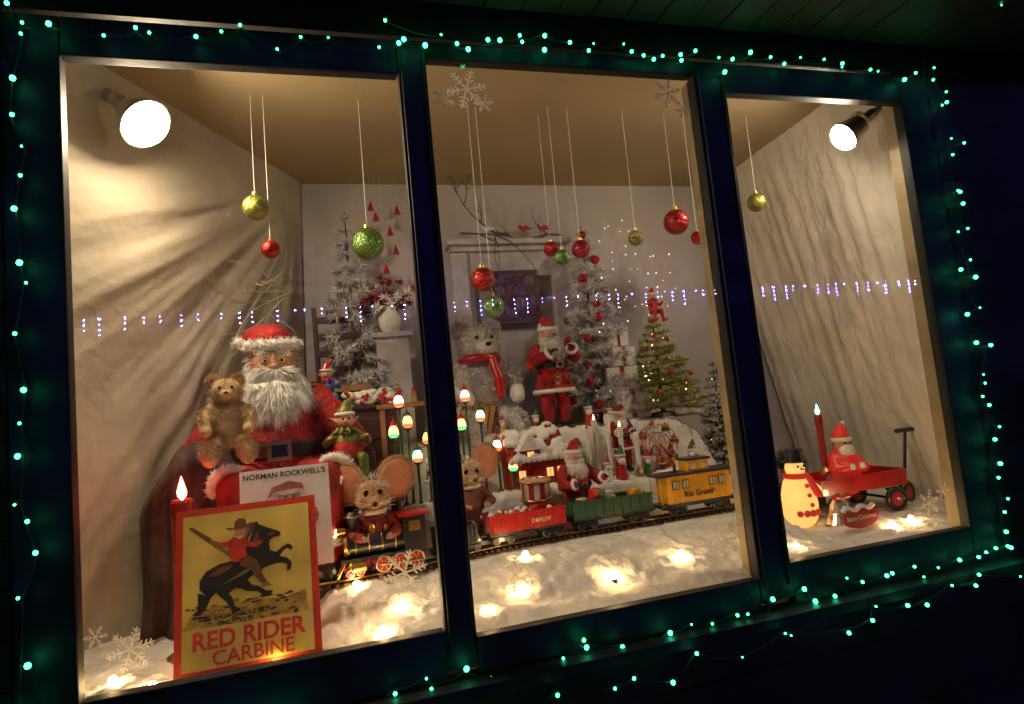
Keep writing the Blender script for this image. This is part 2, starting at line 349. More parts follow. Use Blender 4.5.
# ---------------------------------------------------------------- santa dolls
def santa(name,loc,sc,rz=0,sit=False,armL=None,armR=None,suit=RED,hatlean=.06,hh=1.0,glasses=True,beardL=1.0):
    e=empty(name,loc,(0,0,rz),sc); dz=-.40 if sit else 0
    def P(x,y,z): return (x,y,z+dz)
    g=G()
    g.ball(P(0,0,.50),(.135,.11,.10),suit); g.ball(P(0,-.02,.60),(.145,.13,.12),suit); g.ball(P(0,0,.71),(.135,.10,.10),suit); g.cone(P(0,0,.74),P(0,0,.82),.09,.05,suit)
    if sit:
        for s in(-1,1): g.limb([(s*.08,0,.10),(s*.11,-.22,.08),(s*.11,-.23,-.16)],[.085,.068,.052],suit)
    else:
        for s in(-1,1): g.limb([(s*.07,0,.47),(s*.08,-.01,.27),(s*.085,0,.1)],[.08,.065,.055],suit)
        g.lathe((0,-.01,0),[(.14,.56),(.165,.45),(.185,.36),(.17,.355),(.12,.5)],suit,20)
    armR=armR or ((-.21,-.03,.60),(-.14,-.15,.62)); armL=armL or ((.21,-.03,.60),(.14,-.15,.62))
    for s,(el,wr) in((-1,armR),(1,armL)): g.limb([P(s*.13,0,.75),P(*el),P(*wr)],[.060,.052,.042],suit)
    g.obj("suit",e,remesh=.010)
    t=G()
    for s,(el,wr) in((-1,armR),(1,armL)):
        d=(Vector(wr)-Vector(el)).normalized(); t.furring(P(*wr),.044,.02,300,WHT,d)
    if sit:
        t.furring(P(0,-.07,.47),.17,.030,900,WHT,(0,.15,1),(1.05,1))
        for s in(-1,1): t.furring((s*.11,-.222,-.08),.058,.022,260,WHT)
    else: t.furring(P(0,-.01,.365),.18,.024,600,WHT)
    for k in range(7): t.fuzz(P(0,-.125+abs(k-3)*.008,.40+k*.055),(.022,.015,.032),110,.016,.0014,WHT)
    t.furring(P(0,-.02,.79),.085,.028,300,WHT)
    t.obj("fur_trim",e)
    q=G(); q.lathe(P(0,-.02,.60-.03),[(.149,0),(.153,.008),(.153,.042),(.149,.05)],BOOT,28)
    q.box(P(0,-.176,.595),(.07,.012,.06),GOLD); q.box(P(0,-.182,.595),(.045,.008,.036),BOOT)
    for s in(-1,1):
        b0=(s*.11,-.23,-.16) if sit else (s*.085,0,.13)
        q.limb([b0,(b0[0],b0[1],b0[2]-.09)],[.056,.045],BOOT); q.limb([(b0[0],b0[1],b0[2]-.095),(b0[0]+s*.01,b0[1]-.085,b0[2]-.10)],[.038,.034],BOOT)
    q.obj("belt_and_boots",e)
    hnd=G()
    for s,(el,wr) in((-1,armR),(1,armL)):
        d=(Vector(wr)-Vector(el)).normalized(); hnd.hand(P(*(Vector(wr)+d*.015)),d,(0,-.3,1) ,.048,BOOT if not sit else WHP)
    hnd.obj("gloved_hands",e,remesh=.006,smooth=1)
    hd=G(); hd.ball(P(0,-.01,.875),(.07,.072,.085),SKIN,20,14)
    for s in(-1,1):
        hd.ball(P(s*.036,-.060,.855),(.024,.02,.018),SKIN); hd.ball(P(s*.072,0,.87),(.012,.016,.022),SKIN); hd.ball(P(s*.027,-.068,.897),(.018,.010,.006),SKIN)
    hd.ball(P(0,-.086,.864),(.014,.016,.013),SKIN); hd.ball(P(0,-.08,.885),(.008,.010,.02),SKIN); hd.ball(P(0,-.066,.83),(.03,.014,.012),SKIN)
    hd.obj("head",e,remesh=.005,smooth=2)
    fc=G(); CH=mat("rosy_cheek",(.6,.16,.11),.55)
    for s in(-1,1):
        fc.ball(P(s*.026,-.0765,.882),(.0095,.006,.0062),WHP,12,8); fc.ball(P(s*.026,-.0810,.882),(.0050,.003,.0052),EYE,10,6)
        fc.ball(P(s*.042,-.0705,.856),(.013,.009,.010),CH,10,8)
        fc.fuzz(P(s*.028,-.080,.903),(.02,.005,.005),90,.018,.0014,BEARD,(s*.8,-.3,.1))
        if glasses: fc.torus(P(s*.028,-.094,.872),.019,.0015,GOLD,(0,1,0),16,5); fc.cone(P(s*.047,-.093,.874),P(s*.074,-.01,.885),.0013,.0013,GOLD,5)
    if glasses: fc.cone(P(-.008,-.095,.874),P(.008,-.095,.874),.0015,.0015,GOLD,5)
    fc.ball(P(0,-.083,.835),(.014,.006,.005),mat("lip",(.45,.06,.05),.4),10,6)
    fc.obj("face_details",e)
    bd=G(); B=[];D=[];L=[]
    bd.ball(P(0,-.065,.795),(.062,.04,.055),BEARD); bd.ball(P(0,-.10,.755),(.055,.032,.055*beardL),BEARD)
    for i in range(5200):
        a=random.uniform(-1.75,1.75); k=random.random()
        x=math.sin(a)*.078; yy=-.012-math.cos(a)*.074
        z=.86-.06*k*(1.2-abs(a)/2) - (0.026 if abs(a)<.5 else 0)
        wv=.18*math.sin(a*14+k*3)
        B.append(P(x,yy-.02*k,z)); dr=Vector((math.sin(a)*.45-x*1.5+wv+random.gauss(0,.07),-.38*math.cos(a)+random.gauss(0,.08),-1)); D.append(dr); L.append(random.uniform(.06,.125)*beardL)
    bd.strands(B,D,L,.0020,BEARD)
    for s in(-1,1): bd.fuzz(P(s*.022,-.090,.848),(.026,.012,.008),300,.04,.0018,BEARD,(s*1.3,-.2,-.9),.3)
    bd.fuzz(P(0,.012,.87),(.078,.072,.07),1300,.038,.0025,BEARD,(0,0,-.8),.4,cut=lambda d:(d[:,1]>-.55))
    bd.fuzz(P(0,-.11,.76),(.055,.035,.055),700,.04,.002,BEARD,(0,-.2,-1.6),.3)
    bd.obj("beard_and_hair",e)
    ht=G(); ht.limb([P(0,0,.945),P(hatlean*.3,.01,.945+.055*hh),P(hatlean,.02,.945+.09*hh),P(hatlean*1.9,.03,.945+.05*hh)],[.072,.055,.036,.014],suit)
    ht.obj("hat",e,remesh=.008)
    hb=G(); hb.furring(P(0,.002,.940),.074,.025,750,WHT,(0,-.08,1)); hp=P(hatlean*2,.02,.945+.03*hh); hb.ball(hp,.02,WHT); hb.fuzz(hp,.022,250,.014,.0015,WHT); hb.obj("hat_fur",e)
    return e
santa("seated_santa_doll",(.375,.60,1.185),1.03,.12,True,armR=((-.235,-.06,.60),(-.15,-.19,.52)),armL=((.235,-.06,.60),(.16,-.20,.52)),hatlean=-.05,hh=.35,beardL=1.1)
santa("standing_santa_doll",(1.51,.95,1.325),.49,.1,False,armR=((-.22,-.05,.62),(-.10,-.17,.70)),armL=((.22,-.07,.66),(.13,-.19,.73)),hatlean=-.03,beardL=1.5)
santa("elf_santa_doll",(1.42,.555,.925),.36,.1,False,armR=((-.2,-.08,.6),(-.12,-.2,.62)),armL=((.22,-.1,.62),(.2,-.24,.66)),beardL=1.2)
santa("small_santa_doll",(1.74,.80,1.13),.27,0,False)
g=G(); g.box((0,0,.32),(.50,.44,.14),MAROON); g.box((0,.2,.56),(.5,.1,.5),MAROON,rot=(-.12,0,0))
for s in(-1,1): g.box((s*.27,0,.40),(.09,.44,.3),MAROON); [g.cone((s*.22,yy,0),(s*.22,yy,.25),.018,.025,DWOOD) for yy in(-.17,.17)]
g.obj("armchair",loc=(.36,.70,.82),rot=(0,0,.1),bevel=.03)
# ---------------------------------------------------------------- teddy bears
def bear(name,loc,rz,sc,fur,scarf=None,dens=1):
    e=empty(name,loc,(0,0,rz),sc); g=G()
    g.ball((0,0,.07),(.045,.042,.065),fur); g.ball((0,-.01,.160),(.040,.038,.036),fur); g.ball((0,-.044,.150),(.018,.02,.014),fur)
    for s in(-1,1):
        g.ball((s*.032,0,.192),(.014,.009,.014),fur); g.limb([(s*.036,0,.115),(s*.058,-.035,.08),(s*.05,-.06,.055)],[.018,.016,.015],fur)
        g.limb([(s*.028,0,.03),(s*.045,-.04,.01),(s*.045,-.06,-.02)],[.026,.022,.02],fur)
    g.obj("body",e,remesh=.005); q=G()
    for c,r in(((0,0,.07),(.048,.044,.067)),((0,-.01,.160),(.042,.040,.038)),((-.045,-.05,0),(.024,.03,.03)),((.045,-.05,0),(.024,.03,.03)),((-.05,-.03,.09),(.020,.03,.03)),((.05,-.03,.09),(.020,.03,.03)),((-.032,0,.192),(.015,.010,.015)),((.032,0,.192),(.015,.010,.015))):
        q.fuzz(c,r,int(900*dens),.012,.0010,fur,(0,-.1,-.5),.9)
    q.obj("fur",e); q=G()
    for s in(-1,1): q.ball((s*.015,-.044,.170),.0042,EYE)
    q.ball((0,-.063,.155),(.006,.005,.004),EYE)
    if scarf: q.torus((0,-.005,.127),.036,.009,scarf,(0,.15,1)); q.limb([(.012,-.045,.125),(.018,-.055,.09),(.02,-.052,.06)],[.009,.010,.009],scarf)
    q.obj("eyes_nose",e)
bear("teddy_bear",(.268,.335,1.405),.15,1.08,BEAR)
bear("white_plush_bear",(1.20,1.07,1.37),.15,2.35,mat("white_plush",(.62,.57,.54),.95,var=.2),REDP,1.2)
# ---------------------------------------------------------------- mouse dolls
def mouse(loc,sc,rz,cloth):
    e=empty("mouse_doll",loc,(0,0,rz),sc); g=G()
    g.ball((0,0,.25),(.052,.05,.048),MFUR,20,14); g.limb([(0,-.03,.242),(0,-.075,.232)],[.032,.014],MFUR)
    for s in(-1,1): g.ball((s*.035,-.035,.238),(.02,.018,.018),MFUR)
    g.obj("head",e,remesh=.005)
    for s in(-1,1):
        q=G(); q.ball((s*.078,.015,.295),(.064,.010,.070),MFUR,24,12,rot=(0,s*.35,s*.25)); q.ball((s*.078,.007,.293),(.053,.008,.058),PINK,24,12,rot=(0,s*.35,s*.25)); q.fuzz((s*.078,.016,.295),(.064,.012,.070),700,.010,.0011,MFUR); q.obj("ear",e)
    q=G()
    for s in(-1,1):
        q.ball((s*.02,-.045,.262),(.009,.006,.011),EYE); q.torus((s*.021,-.058,.258),.017,.0014,GOLD,(0,1,0),16,5)
        for k in range(3): q.cone((s*.012,-.078,.232),(s*.06,-.08,.236+(k-1)*.012),.0007,.0004,WHP,4)
    q.cone((-.005,-.059,.26),(.005,-.059,.26),.0016,.0016,GOLD,5); q.ball((0,-.088,.234),.008,EYE); q.fuzz((0,.0,.275),(.045,.045,.035),450,.022,.0013,WHT); q.obj("face",e)
    q=G(); q.ball((0,0,.14),(.05,.045,.07),cloth); q.lathe((0,0,.03),[(.075,0),(.065,.05),(.045,.12)],cloth,18)
    for s in(-1,1): q.limb([(s*.04,0,.185),(s*.075,-.03,.145),(s*.045,-.07,.14)],[.02,.018,.015],cloth); q.limb([(s*.03,0,.06),(s*.032,0,.02),(s*.034,-.03,.012)],[.02,.015,.016],cloth)
    q.obj("dress",e,remesh=.006); q=G()
    for s in(-1,1): q.hand((s*.042,-.075,.14),(-s*.4,-1,.1),(0,0,1),.018,MFUR)
    q.furring((0,0,.205),.035,.012,200,WHT); q.obj("hands_and_collar",e)
mouse((.665,.375,.96),1.03,.05,mat("plaid_cloth",(.3,.03,.03),.8,var=.9,vs=60))
mouse((1.005,.52,1.0),.92,.1,mat("brown_cloth",(.2,.06,.03),.8))
def elf(name,loc,sc,rz,c1,hat):
    e=empty(name,loc,(0,0,rz),sc); g=G()
    g.ball((0,0,.13),(.05,.04,.07),c1)
    for s in(-1,1):
        g.limb([(s*.025,0,.08),(s*.05,-.06,.09),(s*.055,-.065,.0)],[.026,.022,.016],c1); g.limb([(s*.04,0,.18),(s*.08,-.02,.15),(s*.07,-.06,.17)],[.019,.016,.013],c1)
        g.limb([(s*.055,-.065,-.01),(s*.06,-.10,-.005),(s*.062,-.12,.012)],[.016,.012,.004],c1)
    g.obj("suit",e,remesh=.006); q=G(); q.ball((0,-.005,.235),(.033,.032,.036),SKIN); q.ball((0,-.038,.232),(.006,.007,.006),SKIN)
    for s in(-1,1): q.limb([(s*.033,0,.235),(s*.055,.005,.25)],[.009,.003],SKIN); q.hand((s*.068,-.065,.172),(0,-1,.2),(0,0,1),.016,SKIN)
    q.obj("head_and_hands",e,remesh=.004,smooth=1); q=G()
    for s in(-1,1): q.ball((s*.012,-.034,.243),.0042,EYE)
    q.ball((0,-.034,.218),(.009,.003,.0025),REDP); q.fuzz((0,0,.25),(.036,.034,.03),350,.014,.0011,WHT,cut=lambda d:d[:,1]>-.4); q.limb([(0,0,.262),(.01,0,.30),(.035,.01,.325)],[.032,.018,.004],hat); q.ball((.037,.01,.327),.008,GOLD); q.torus((0,0,.262),.034,.007,WHT)
    for k in range(9): a=k*.698; q.cone((.03*math.cos(a),.03*math.sin(a),.20),(.06*math.cos(a),.055*math.sin(a),.185),.014,.001,hat,6)
    q.obj("face_and_hat",e)
    return e
elf("green_elf_doll",(.60,.50,1.26),.85,.1,GGOLD,GGOLD)
elf("small_elf_doll",(.545,.62,1.50),.55,0,BLUEP,REDP)
elf("tree_top_elf",(2.07,.98,1.80),.5,.3,REDP,REDP)
g=G(); g.box((0,0,.29),(.30,.20,.022),DWOOD)
for sx in(-1,1):
    for sy in(-1,1): g.cone((sx*.12,sy*.07,0),(sx*.12,sy*.07,.28),.012,.016,DWOOD)
g.obj("small_table",loc=(.63,.56,.96),bevel=.004)
# ---------------------------------------------------------------- candles
def candle(name,loc,h,r,m,flame,fl=.025):
    g=G(); g.lathe((0,0,0),[(0,.0),(r*1.9,0),(r*1.9,.012),(r*1.1,.025),(r*1.05,.03)],BRASS,16)
    g.lathe((0,0,.03),[(r,0),(r,h-.03),(r*.85,h-.022),(r*.3,h-.026),(.001,h-.027)],m,16)
    for k in range(5):
        a=k*1.3; g.limb([(r*math.cos(a),r*math.sin(a),h),(r*math.cos(a)*1.03,r*math.sin(a)*1.03,h-.02-.02*random.random())],[.003,.004],m,6)
    g.cone((0,0,h),(0,0,h+.008),.0015,.0015,BLK,5)
    g.lathe((0,0,h+.004),[(.0005,0),(fl*.3,fl*.35),(fl*.34,fl*.7),(fl*.18,fl*1.25),(.0005,fl*1.8)],flame,12)
    g.obj(name,loc=loc)
FLR=mat("flame_red",(1,.2,.05),.3,em=(1,.09,.05),ems=48); FLW=mat("flame_warm",(1,.7,.3),.3,em=(1,.6,.22),ems=12,samp=False); FLT=mat("flame_teal",(.2,1,.8),.3,em=(.12,1,.6),ems=10,samp=False)
RC=mat("red_candle_wax",(.32,.015,.012),.4)
candle("red_candle",(.17,.20,.885),.40,.028,RC,FLR,.036)
candle("red_candle",(2.47,.46,1.055),.235,.013,RC,FLT,.026)
for i,(x,yy,hh) in enumerate(((1.585,.80,.20),(1.63,.82,.235),(1.665,.76,.255),(1.70,.72,.20),(1.76,.70,.17))): candle("white_candle",(x,yy,1.12),hh,.010,WHP,FLW if i%2 else BLK,.014)
# ---------------------------------------------------------------- toy street lamps
def lamp(x,y,z0,z1,c):
    col={"w":(1,.8,.5),"g":(.30,1,.45),"r":(1,.22,.10),"a":(1,.48,.10)}[c]
    g=G(); g.lathe((0,0,0),[(.022,0),(.022,.008),(.009,.02),(.005,.03),(.005,z1-z0-.03),(.014,z1-z0-.022),(.014,z1-z0-.018)],DKG,12)
    g.lathe((0,0,z1-z0-.018),[(.009,0),(.017,.014),(.018,.026),(.012,.04),(.006,.045)],mat("lamp_globe_"+c,(.9,.85,.7),.3,em=col,ems=4.2),14)
    g.lathe((0,0,z1-z0-.0175),[(.0125,0),(.0205,.012),(.0205,.015),(.012,.003)],mat("lamp_cup_"+c,(.5,.1,.05),.3,em=(1,.22,.06) if c!="r" else (.1,.8,.3),ems=1.5,samp=False),14)
    g.lathe((0,0,z1-z0+.026),[(.016,0),(.010,.010),(.003,.018),(.001,.03)],{"w":REDP,"g":DKG,"r":REDP,"a":DKG}[c],12)
    g.obj("toy_street_lamp",loc=(x,y,z0))
for a in((.80,.72,1.11,1.51,"w"),(.825,.70,1.11,1.43,"a"),(.85,.68,1.11,1.30,"g"),(1.065,.76,1.11,1.51,"w"),(1.12,.76,1.11,1.425,"g"),(1.175,.75,1.11,1.30,"w"),(.765,.62,1.10,1.40,"r"),(1.03,.70,1.11,1.40,"r"),(.90,.74,1.11,1.36,"a"),(1.22,.70,1.11,1.22,"r")): lamp(*a)
# ---------------------------------------------------------------- railway
TP=[Vector(p) for p in((.30,.37),(.45,.335),(.6,.335),(.8,.365),(1.0,.43),(1.2,.46),(1.5,.47),(2.0,.475),(2.14,.49))]
def tpt(s):
    s=max(0,min(len(TP)-1.001,s)); i=int(s); t=s-i
    p=[TP[max(0,i-1)],TP[i],TP[i+1],TP[min(len(TP)-1,i+2)]]
    return .5*((2*p[1])+(p[2]-p[0])*t+(2*p[0]-5*p[1]+4*p[2]-p[3])*t*t+(3*p[1]-p[0]-3*p[2]+p[3])*t**3)
pl=[tpt(i*.02) for i in range(int((len(TP)-1)/.02))]
zt=.980
g=G(); acc=0; rl=[[],[]]
for i in range(1,len(pl)):
    d=(pl[i]-pl[i-1]); L=d.length; d.normalize(); nn=Vector((-d.y,d.x)); acc+=L
    if acc>.021: acc=0; g.box((pl[i].x,pl[i].y,zt),(.011,.085,.009),DWOOD,rot=(0,0,math.atan2(d.y,d.x)))
    if i%5==1:
        for k,sg in enumerate((-1,1)): q=pl[i]+nn*sg*.0235; rl[k].append((q.x,q.y,zt+.009))
for k in(0,1): g.tube(rl[k],.0035,BRASS,6)
g.obj("toy_railway_track")
def wheel(g,c,r,m=BLK): 
    g.cone((c[0],c[1]-.004,c[2]),(c[0],c[1]+.004,c[2]),r,r,m,18); g.torus((c[0],c[1]-.004,c[2]),r*.8,r*.1,STEEL,(0,1,0),16,5); g.ball((c[0],c[1]-.006,c[2]),r*.25,STEEL,8,6)
def trucks(g,xs,r=.014):
    for x in xs:
        for dx in(-.022,.022):
            for sy in(-1,1): wheel(g,(x+dx,sy*.026,r),r)
        for sy in(-1,1): g.box((x,sy*.034,r+.004),(.065,.006,.012),BLK)
zr=zt+.0125
def gondola(name,x,y,rz,m,L=.25,txt=None,sc=1):
    e=empty(name,(x,y,zr),(0,0,rz),sc); g=G(); trucks(g,(-L*.33,L*.33)); g.box((0,0,.032),(L,.075,.01),BLK)
    for s in(-1,1): g.box((s*(L+.02)/2,0,.028),(.03,.012,.008),BLK)
    g.obj("chassis",e)
    g=G()
    for s in(-1,1):
        g.box((0,s*.040,.062),(L,.005,.05),m); g.box((s*(L/2-.003),0,.062),(.005,.076,.05),m); g.box((0,s*.043,.088),(L+.004,.006,.006),m)
        for k in range(9): g.box((-L/2+.01+k*(L-.02)/8,s*.0435,.06),(.006,.004,.048),m)
    g.obj("car_body",e,bevel=.001)
    if txt: text(txt,.017,(.04,-.0475,.055),PAPW,e)
    return e
e=gondola("red_gondola_car",1.175,.452,.05,REDP,.245,"D&RGW",1.12); g=G()
for i in range(26): g.ball((random.uniform(-.105,.105),random.uniform(-.025,.025),.075+random.uniform(0,.015)),random.uniform(.010,.014),(WHT,REDP,WHP)[i%3],8,6)
g.obj("load",e)
e=gondola("green_gondola_car",1.505,.47,.0,DKG,.275,None,1.12); g=G()
for i in range(18): 
    d=(random.uniform(.025,.04),random.uniform(.025,.04),random.uniform(.02,.045)); g.box((random.uniform(-.115,.115),random.uniform(-.015,.015),.065+random.uniform(0,.04)),d,(REDP,WHP,GOLD,GRN,YEL)[i%5],rot=(0,0,random.uniform(-.6,.6)))
g.obj("parcel_load",e,bevel=.001)
def caboose(x,y,rz,sc):
    e=empty("yellow_caboose",(x,y,zr),(0,0,rz),sc); g=G(); L=.27
    trucks(g,(-.09,.09),.015); g.box((0,0,.034),(L+.05,.08,.012),BLK)
    for s in(-1,1):
        xx=s*(L/2+.02)
        for yy in(-.036,.036): g.cone((xx,yy,.04),(xx,yy,.135),.0022,.0022,YEL,6)
        g.cone((xx,-.036,.08),(xx,.036,.08),.002,.002,YEL,6); g.cone((xx,-.036,.06),(xx,.036,.06),.002,.002,YEL,6); g.box((xx,-.04,.02),(.03,.012,.006),YEL)
    g.obj("chassis_and_railings",e)
    g=G(); g.box((0,0,.088),(L-.01,.078,.095),YEL); g.box((.01,0,.162),(.085,.066,.044),YEL)
    for k in range(22): g.box((-L/2+.012+k*.0117,-.0395,.088),(.0015,.0018,.09),YEL)
    g.obj("body",e,bevel=.002)
    g=G(); g.box((0,0,.141),(L+.06,.094,.010),BLK); g.box((.01,0,.188),(.1,.08,.009),BLK); g.cone((-.07,0,.14),(-.07,0,.17),.006,.006,BLK); g.obj("roofs",e,bevel=.003)
    g=G(); WL=mat("window_dim",(.1,.08,.05),.2,em=(1,.6,.2),ems=.2,samp=False)
    for xx in(-.095,-.055,.055,.095): g.box((xx,-.0405,.105),(.022,.004,.026),WL); g.box((xx,-.0400,.105),(.028,.003,.032),BLK); g.box((xx,-.0425,.105),(.002,.003,.026),BLK)
    for xx in(-.012,.03): g.box((xx,-.0345,.163),(.022,.004,.02),WL)
    g.obj("windows",e); text("Rio Grande",.028,(0,-.0425,.060),BLK,e,bold=.0008)
caboose(1.865,.475,0,1.04)
def loco(x,y,rz):
    e=empty("steam_locomotive",(x,y,zr),(0,0,rz),1.0); g=G()
    for xx in(-.02,.03,.08):
        for s in(-1,1): g.cone((xx,s*.026,.026),(xx,s*.034,.026),.025,.025,REDP,20); g.torus((xx,s*.034,.026),.023,.003,STEEL,(0,1,0),20,5); [g.cone((xx,s*.035,.026),(xx+.02*math.cos(a),s*.035,.026+.02*math.sin(a)),.0015,.0015,GOLD,4) for a in (0,1.05,2.1,3.14,4.2,5.2)]
    for s in(-1,1): g.cone((-.03,s*.040,.026),(.10,s*.040,.02),.003,.003,STEEL,6); g.cone((-.115,s*.036,.03),(-.075,s*.036,.03),.015,.015,GOLD,14); [wheel(g,(xx,s*.026,.013),.013,REDP) for xx in(-.12,-.09)]
    g.box((-.02,0,.052),(.25,.07,.008),BLK); g.obj("running_gear",e)
    g=G(); g.cone((-.125,0,.088),(.045,0,.088),.033,.033,BLK,24); g.cone((-.133,0,.088),(-.124,0,.088),.028,.034,GOLD,24)
    for xx in(-.10,-.06,-.02,.02): g.torus((xx,0,.088),.0335,.002,GOLD,(1,0,0),24,5)
    g.lathe((-.10,0,.115),[(.012,0),(.011,.03),(.024,.058),(.024,.064),(.012,.074),(.010,.07)],BLK,16); g.torus((-.10,0,.175),.024,.002,GOLD)
    g.lathe((-.045,0,.115),[(.014,0),(.014,.018),(.009,.028),(.001,.03)],GOLD,14); g.lathe((0,0,.115),[(.012,0),(.012,.014),(.008,.022),(.001,.024)],GOLD,14)
    g.obj("boiler",e)
    g=G(); g.box((.08,0,.105),(.07,.078,.10),BLK); g.box((.08,0,.16),(.095,.092,.008),REDP); g.box((.08,-.0395,.125),(.035,.003,.03),GOLD); g.box((.08,.0395,.125),(.035,.003,.03),GOLD)
    for k in range(7): g.cone((-.155,(k-3)*.011,.008),(-.13,(k-3)*.008,.045),.002,.002,GOLD,5)
    g.box((-.158,0,.008),(.006,.075,.006),GOLD); g.cone((-.15,0,.135),(-.125,0,.135),.013,.011,GOLD,14); g.ball((-.15,0,.135),(.004,.010,.010),mat("headlight",(1,.9,.6),.2,em=(1,.8,.4),ems=14,samp=False)); g.obj("cab_and_cowcatcher",e,bevel=.001)
loco(.70,.345,.12)
e=gondola("coal_tender",.92,.405,.25,BLK,.13); g=G()
for i in range(120): g.ball((random.uniform(-.055,.055),random.uniform(-.033,.033),random.uniform(.075,.098)),random.uniform(.004,.009),BLK,6,4)
g.obj("coal",e)
# ---------------------------------------------------------------- village cottage, drum, ferris wheel, sled
BR=mat("cottage_brick",(.34,.03,.02),.8,var=.6,vs=80); WLC=mat("cottage_window",(.3,.2,.05),.3,em=(1,.5,.15),ems=1.3,samp=False)
def cottage(loc,rz,sc,wallm):
    e=empty("snowy_cottage",loc,(0,0,rz),sc); g=G()
    g.box((0,0,.05),(.19,.12,.10),wallm); g.add([(-.105,-.07,.095),(.105,-.07,.095),(.105,.07,.095),(-.105,.07,.095),(-.105,0,.185),(.105,0,.185)],[(0,1,5,4),(2,3,4,5),(0,4,3),(1,2,5)],wallm,False)
    g.box((-.04,-.055,.11),(.07,.04,.06),wallm); g.add([(-.085,-.085,.13),(.005,-.085,.13),(-.04,-.085,.185),(-.085,.0,.13),(.005,.0,.13),(-.04,.0,.185)],[(0,1,2),(0,2,5,3),(1,4,5,2)],WHT,False); g.box((.06,0,.17),(.025,.03,.07),wallm); g.obj("walls",e)
    g=G()
    for k in range(110):
        t=random.random();s=random.choice((-1,1)); g.ball((random.uniform(-.1,.1),s*.075*t,.194-.09*t),(.02,.014,.012),WHT,8,6)
    for k in range(12): g.ball((-.11+k*.02,-.08,.098),(.012,.008,.012),WHT,8,6); g.ball((-.085+k*.0075,-.09,.13+min(k,11-k)*.010),(.007,.006,.006),WHT,6,5)
    g.ball((.06,0,.208),(.018,.02,.008),WHT); g.obj("snow_on_roof",e,remesh=.005); g=G()
    for x,z in((-.07,.05),(-.04,.11),(.03,.05),(.07,.05)): g.box((x,-.0625 if z<.1 else -.077,z),(.022,.004,.028),WLC); g.box((x,-.0645 if z<.1 else -.079,z),(.002,.003,.028),WHT)
    g.box((-.02,-.063,.035),(.026,.005,.06),REDP); g.obj("windows_and_door",e)
cottage((1.33,.78,1.12),.1,1.2,BR); cottage((.98,.80,1.12),-.2,.8,mat("cottage_green",(.06,.10,.05),.8,var=.5,vs=60))
g=G(); g.lathe((0,0,0),[(.001,0),(.055,0),(.055,.07),(.001,.07)],REDP,32,ms=[REDP,WHP]); g.torus((0,0,.07),.055,.005,GOLD); g.torus((0,0,.002),.055,.005,GOLD); g.obj("striped_drum",loc=(1.27,.60,1.10),rot=(.1,0,0))
e=empty("toy_ferris_wheel",(1.90,.78,1.11)); g=G(); c=Vector((0,0,.12))
for yy in(-.02,.02):
    g.torus(c+Vector((0,yy,0)),.085,.003,GOLD,(0,1,0),28,5); g.torus(c+Vector((0,yy,0)),.05,.002,REDP,(0,1,0),24,5)
    for k in range(8): a=k*math.pi/4; g.cone(c+Vector((0,yy,0)),c+Vector((.085*math.cos(a),yy,.085*math.sin(a))),.002,.002,GOLD,5)
    for s in(-1,1): g.cone((s*.06,yy*1.8,0),(0,yy*1.5,.12),.004,.004,REDP,6)
for k in range(8):
    a=k*math.pi/4+.2; p=c+Vector((.085*math.cos(a),0,.085*math.sin(a)-.012)); g.box(p,(.026,.03,.018),(REDP,GRN,WHP)[k%3]); g.cone(p+Vector((0,0,.012)),p+Vector((0,0,.03)),.016,.001,REDP,8)
g.box((0,0,.004),(.17,.09,.01),DWOOD); g.obj("wheel_and_stand",e)
g=G()
for k in range(5): g.box(((k-2)*.026,0,.2),(.022,.008,.42),mat("sled_wood",(.5,.25,.07),.4,bump=.2,bs=30))
for z in(.06,.2,.34): g.box((0,.008,z),(.14,.012,.02),mat("sled_wood"))
for s in(-1,1): g.limb([(s*.075,.02,0),(s*.075,.02,.38),(s*.06,.0,.42),(s*.03,-.01,.43)],[.005]*4,REDP,8)
g.obj("wooden_sled",loc=(1.08,.86,1.16),rot=(-.35,.3,0),bevel=.002)
